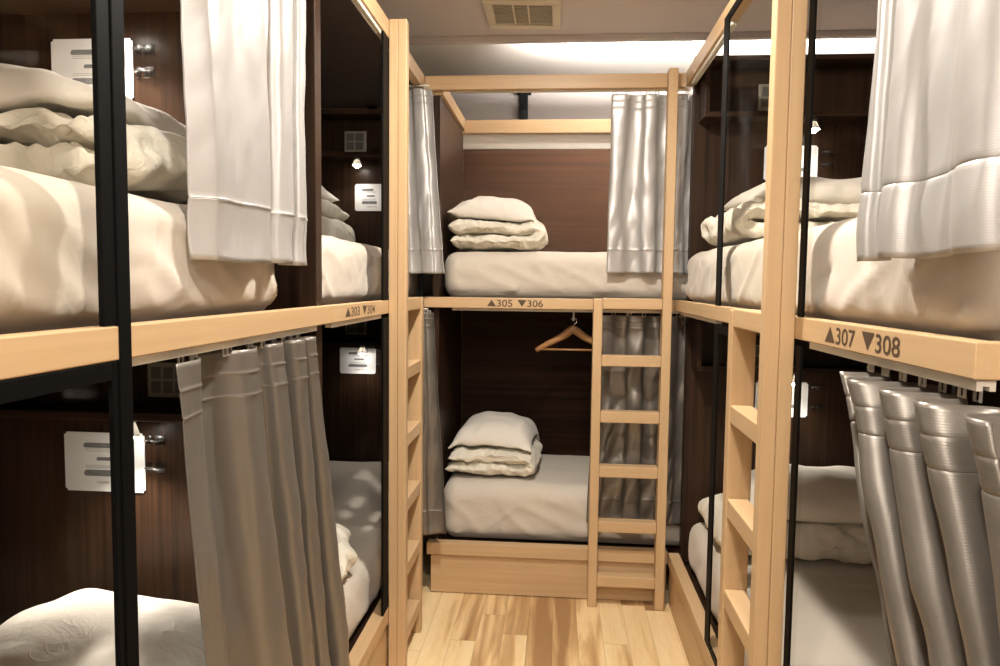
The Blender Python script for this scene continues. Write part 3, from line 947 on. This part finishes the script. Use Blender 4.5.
# upper left (301)
curtain('pale silver curtain hanging short in the left front upper bunk', GC, (-.594, 1.135), (-.594, 1.655), (-.572, 1.160), (-.592, 1.615), 2.150, 1.408, 3.0, .026, .026, 3.1, 1,
        .055, .105, hook_z=ZT2 - .012, hook_line=((-.593, 1.10), (-.593, 1.65)), hooks=8, zbB=1.412, omega=-.08, warp=2.6, rough=.45, lead=.035, ul=.06)
# lower left (302)
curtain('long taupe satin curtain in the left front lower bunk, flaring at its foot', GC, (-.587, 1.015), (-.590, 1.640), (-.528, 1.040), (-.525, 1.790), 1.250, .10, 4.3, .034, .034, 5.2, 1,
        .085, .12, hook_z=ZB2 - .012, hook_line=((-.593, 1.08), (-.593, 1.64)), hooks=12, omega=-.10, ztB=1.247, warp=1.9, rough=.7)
# right upper (307)
curtain('pale silver curtain hanging short in the right upper bunk, top right', GC, (.500, 1.165), (.500, .80), (.478, 1.170), (.482, .780), 2.150, 1.418, 2.6, .018, .018, 7.7, -1,
        .055, .105, hook_z=ZT2 - .012, hook_line=((.524, 1.15), (.524, .83)), hooks=7, omega=-.08, rough=.4, warp=.7)
# right lower (308)
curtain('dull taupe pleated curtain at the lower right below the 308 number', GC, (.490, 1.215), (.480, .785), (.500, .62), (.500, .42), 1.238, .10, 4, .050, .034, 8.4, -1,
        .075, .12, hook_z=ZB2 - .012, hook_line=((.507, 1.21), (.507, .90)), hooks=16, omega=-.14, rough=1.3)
# end bunk, right bunches
curtain('silver curtain gathered behind the end ladder top, above the 306 number', GC, (.215, YB + .030), (.600, YB + .030), (.210, YB + .030), (.61, YB + .030), 2.174, 1.425, 3.1, .018, .022, 9.3, 1,
        .055, .10, hook_z=ZT2 - .0005, hook_line=((.22, YB + .024), (.53, YB + .024)), hooks=7, omega=-.10)
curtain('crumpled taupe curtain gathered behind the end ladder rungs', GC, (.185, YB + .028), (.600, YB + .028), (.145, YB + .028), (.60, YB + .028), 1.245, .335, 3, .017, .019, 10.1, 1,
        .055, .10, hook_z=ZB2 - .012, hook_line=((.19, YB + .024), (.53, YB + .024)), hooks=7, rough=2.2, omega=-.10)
# end bunk, left bunches
curtain('narrow silver curtain in the far left corner, beside the 305 mattress', GC, (-.660, 2.966), (-.535, 2.958), (-.626, 2.962), (-.468, 2.940), 2.168, 1.412, 1.6, .012, .014, 11.6, 1,
        .055, .10, hook_z=ZT2 - .0115, hook_line=((-.64, 2.975), (-.56, 2.975)), hooks=3, omega=-.10)
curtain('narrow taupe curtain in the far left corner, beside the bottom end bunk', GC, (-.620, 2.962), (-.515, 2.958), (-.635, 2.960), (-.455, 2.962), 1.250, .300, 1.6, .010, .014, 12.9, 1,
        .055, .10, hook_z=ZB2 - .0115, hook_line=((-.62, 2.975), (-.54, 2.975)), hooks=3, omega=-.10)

# ------------------------------------------------------------------ instruction cards
def sign(label, x0, x1, y, z0, z1):
    r = root('instruction_card', ((x0 + x1) / 2, y, z0), label, 'sign', 'bedding instruction cards')
    W, Hh = x1 - x0, z1 - z0
    bm = bmesh.new(); bx(bm, x0, x1, y - .004, y - .0015, z0, z1, 0)
    ve = [e for e in bm.edges if abs(e.verts[0].co.x - e.verts[1].co.x) < 1e-6 and abs(e.verts[0].co.z - e.verts[1].co.z) < 1e-6]
    bmesh.ops.bevel(bm, geom=ve, offset=.006, segments=3, affect='EDGES')
    card = link('card', bm, paper, r)
    yy = y - .0045
    def poly(bm, pts):
        bm.faces.new([bm.verts.new((x0 + a * W, yy, z0 + b * Hh)) for a, b in pts])
    def slab(bm, a0, a1, b0, b1, rr=.03):
        k = []
        ar = rr * Hh / W
        for cx_, cz_, t0 in ((a1 - ar, b1 - rr, 0), (a0 + ar, b1 - rr, PI / 2), (a0 + ar, b0 + rr * .4, PI), (a1 - ar, b0 + rr * .4, 1.5 * PI)):
            for q in range(5):
                t = t0 + PI / 2 * q / 4
                k.append((cx_ + ar * math.cos(t), cz_ + (rr if t0 < PI * .9 else rr * .4) * math.sin(t)))
        poly(bm, k)
    bm = bmesh.new()
    slab(bm, .24, .64, .74, .825, .05); slab(bm, .40, .68, .525, .585, .03); slab(bm, .24, .76, .26, .365, .06)
    link('pictogram', bm, ink, r)
    bm = bmesh.new()
    for b in (.68, .715, .40, .43): poly(bm, [(.26, b), (.72, b), (.72, b + .012), (.26, b + .012)])
    link('pictogram_outline', bm, ink_light, r)
    cu = bpy.data.curves.new('t', 'FONT'); cu.body = 'HOW TO'; cu.size = .0105
    o = bpy.data.objects.new('t', cu); C.objects.link(o)
    dg = bpy.context.evaluated_depsgraph_get(); dg.update()
    bm = bmesh.new(); bm.from_mesh(o.evaluated_get(dg).to_mesh()); o.evaluated_get(dg).to_mesh_clear()
    bpy.data.objects.remove(o); bpy.data.curves.remove(cu)
    for v in bm.verts: v.co = Vector((x0 + .40 * W + v.co.x * 1.25, yy, z0 + .13 * Hh + v.co.y))
    link('lettering', bm, ink, r)
sign('white instruction card on the dark headboard, upper left behind the black post', -1.279, -1.065, Y1, 1.822, 1.973)
sign('white instruction card on the dark headboard, lower left behind the black post', -1.276, -1.058, Y1, .823, .978)
sign('white instruction card under the lit bulb, in the 303 bunk', -1.109, -.948, Y3, 1.759, 1.904)
sign('white instruction card in the dark bunk just under the 304 number', -1.196, -.994, Y3, .869, 1.013)
sign('white instruction card above the pillow in the right upper bunk', .823, 1.033, YR, 1.805, 1.944)
sign('white instruction card in the right lower bunk, under the 307 number', .822, 1.033, YR, .838, .983)

# ------------------------------------------------------------------ hanger
HX, HY, HZ = .070, 3.19, 1.172
h = root('coat_hanger', (HX, HY, 1.055), 'wooden coat hanger hanging in the bottom end bunk', 'coat hanger')
bm = bmesh.new()
arm = []
for k in range(-12, 13):
    s = k / 12
    arm.append((HX + s * .165, HY, HZ - .008 - .085 * abs(s) ** 1.12 + .012 * math.exp(-(s / .18) ** 2)))
tube(bm, arm, [.010 + .009 * (1 - abs(k / 12)) for k in range(-12, 13)], 12)
for v in bm.verts: v.co.y = HY + (v.co.y - HY) * .65
link('hanger_arm', bm, hanger_wood, h, True)
bm = bmesh.new(); tube(bm, [(HX - .150, HY, 1.084), (HX, HY, 1.084), (HX + .150, HY, 1.084)], .0048, 10)
link('trouser_bar', bm, hanger_wood, h, True)
bm = bmesh.new()
hk = [(HX, HY, HZ + .005), (HX, HY, HZ + .022)]
for a in range(0, 11):
    th = -PI / 2 + a / 10 * 1.35 * PI
    hk.append((HX + .014 * math.cos(th), HY, HZ + .040 + .014 * math.sin(th)))
tube(bm, hk, .002, 8); link('hook', bm, chrome, h, True)
# white hook on the bunk underside that carries it
bm = bmesh.new()
bx(bm, HX - .012, HX + .012, HY - .022, HY - .002, ZB2 + .0, ZB2 + .0118, .001)
tube(bm, [(HX, HY - .012, ZB2 + .004), (HX, HY - .012, 1.226), (HX, HY - .006, 1.2165), (HX, HY + .006, 1.2165), (HX, HY + .012, 1.230)], .0045, 8)
link('ceiling_hook', bm, white_plastic, be, True)

# ------------------------------------------------------------------ ceiling vent
v0 = root('ceiling_vent', (-.155, 3.09, 2.48), 'square beige ventilation grille on the ceiling', 'vent')
bm = bmesh.new()
fx0, fx1, fy0, fy1, fz = -.318, -.008, 2.86, 3.175, 2.478
b = .045
bx(bm, fx0, fx1, fy0, fy0 + b, fz, fz + .02, .004); bx(bm, fx0, fx1, fy1 - b, fy1, fz, fz + .02, .004)
bx(bm, fx0, fx0 + b * .8, fy0 + b, fy1 - b, fz, fz + .02, .004); bx(bm, fx1 - b * .8, fx1, fy0 + b, fy1 - b, fz, fz + .02, .004)
f = link('vent_frame', bm, vent_mat, v0)
bm = bmesh.new()
for k in range(9):
    y = fy0 + b + .006 + k * .0235
    bx(bm, fx0 + b * .8, fx1 - b * .8, y, y + .017, fz + .006, fz + .010, .001)
g = link('grille', bm, vent_dark, v0)
bm = bmesh.new()
for x in (fx0 + .115, fx0 + .175): bx(bm, x, x + .006, fy0 + b, fy1 - b, fz + .002, fz + .012, .001)
link('divider', bm, vent_mat, v0)
box('vent_box', (fx0 + .012, fx1 - .012, fy0 + .012, fy1 - .012, fz + .0205, 2.4992), vent_dark, v0, .001)
v0.rotation_euler = (0, R(2.0), R(0))
v0.location.z -= .006

# ------------------------------------------------------------------ black pipes on the back wall
for x, lab in ((-.235, 'black steel pipe on the back wall above the end bunk'), (-1.20, 'black steel pipe on the back wall above the left headboard')):
    bm = bmesh.new(); bx(bm, x - .026, x + .026, 4.535, 4.587, 0.0, 2.56, .004)
    bx(bm, x - .045, x + .045, 4.52, 4.598, 2.56, 2.584, .002)
    o = link('wall_pipe', bm, black, None); rebase(o, (x, 4.55, 0)); tag(o, lab, 'pipe')

# ------------------------------------------------------------------ room lights and one added fill panel
LAMP = (1.0, .925, .835)
def downlight(x, y, power, label, size=.10):
    r = root('downlight', (x, y, 2.48), label, 'ceiling light')
    bm = bmesh.new()
    cyl(bm, (x, y, 2.4995), (x, y, 2.485), .075, .070, 32)
    link('ring', bm, white_plastic, r, False)
    bm = bmesh.new(); cyl(bm, (x, y, 2.4845), (x, y, 2.480), .058, .054, 32)
    link('diffuser', bm, lens_mat, r)
    ld = bpy.data.lights.new('downlight_lamp', 'AREA'); ld.shape = 'DISK'; ld.size = size; ld.energy = power; ld.color = LAMP
    lo_ = bpy.data.objects.new('downlight_lamp', ld); C.objects.link(lo_); lo_.location = (x, y, 2.474)
downlight(0.0, 1.85, 38, 'round ceiling downlight over the aisle, before the end bunk')
downlight(0.0, 0.45, 23, 'round ceiling downlight over the aisle, near the entrance')
# soft fill panel added behind the camera to lift frontal faces, no room lamp
r = root('fill_panel', (0, -.80, 2.46), 'added square fill panel on the ceiling behind the camera', 'ceiling light')
box('fill_panel_frame', (-.33, .33, -1.13, -.47, 2.475, 2.4995), white_plastic, r, .003)
box('diffuser', (-.30, .30, -1.10, -.50, 2.468, 2.4745), fill_panel_mat, r, .002)
ld = bpy.data.lights.new('fill_panel_lamp', 'AREA'); ld.shape = 'SQUARE'; ld.size = .6; ld.energy = 40; ld.color = LAMP
lo_ = bpy.data.objects.new('fill_panel_lamp', ld); C.objects.link(lo_); lo_.location = (0, -.80, 2.464)

# fluorescent batten in the raised ceiling cove over the right of the end bunk
t = root('fluorescent_batten', (.73, 3.46, 2.52), 'fluorescent batten hidden in the ceiling cove', 'ceiling light')
box('batten_body', (-.08, 1.55, 3.40, 3.44, 2.556, 2.584), white_plastic, t, .002)
bm = bmesh.new(); cyl(bm, (-.06, 3.462, 2.570), (1.53, 3.462, 2.570), .010, None, 14); link('tube', bm, tube_mat, t, True)
ld = bpy.data.lights.new('batten_lamp', 'AREA'); ld.shape = 'RECTANGLE'; ld.size = 1.75; ld.size_y = .03; ld.energy = 400; ld.color = (1.0, .955, .93)
ld.spread = R(150)
lo_ = bpy.data.objects.new('batten_lamp', ld); C.objects.link(lo_); lo_.location = (.78, 3.47, 2.52)
ax = Vector((0, .30, .95)).normalized()
lo_.rotation_euler = Matrix((Vector((1, 0, 0)), (-ax).cross(Vector((1, 0, 0))), -ax)).transposed().to_euler()

w = bpy.data.worlds.new('world'); scene.world = w; w.use_nodes = True
w.node_tree.nodes['Background'].inputs['Color'].default_value = (1, .9, .8, 1)
w.node_tree.nodes['Background'].inputs['Strength'].default_value = 0.02

# ------------------------------------------------------------------ camera
yaw, pit, roll, hcam, foc = -.0804537, .0695263, .0116951, 1.37631, 714.94
fw = Vector((math.sin(yaw) * math.cos(pit), math.cos(yaw) * math.cos(pit), -math.sin(pit)))
r0 = Vector((math.cos(yaw), -math.sin(yaw), 0)); u0 = r0.cross(fw)
r2 = r0 * math.cos(roll) + u0 * math.sin(roll); u2 = -r0 * math.sin(roll) + u0 * math.cos(roll)
cd = bpy.data.cameras.new('camera'); cam = bpy.data.objects.new('camera', cd); C.objects.link(cam)
cd.sensor_width = 36; cd.lens = 36 * foc / 1000; cd.clip_start = .02
M = Matrix((r2, u2, -fw)).transposed().to_4x4(); M.translation = (0, 0, hcam)
cam.matrix_world = M
scene.camera = cam

scene.view_settings.view_transform = 'Standard'; scene.view_settings.look = 'None'
scene.view_settings.gamma = 1; scene.view_settings.use_curve_mapping = False
scene.view_settings.exposure = 0.15
scene.cycles.use_denoising = True
scene.cycles.max_bounces = 10; scene.cycles.transparent_max_bounces = 12
scene.cycles.sample_clamp_indirect = 6
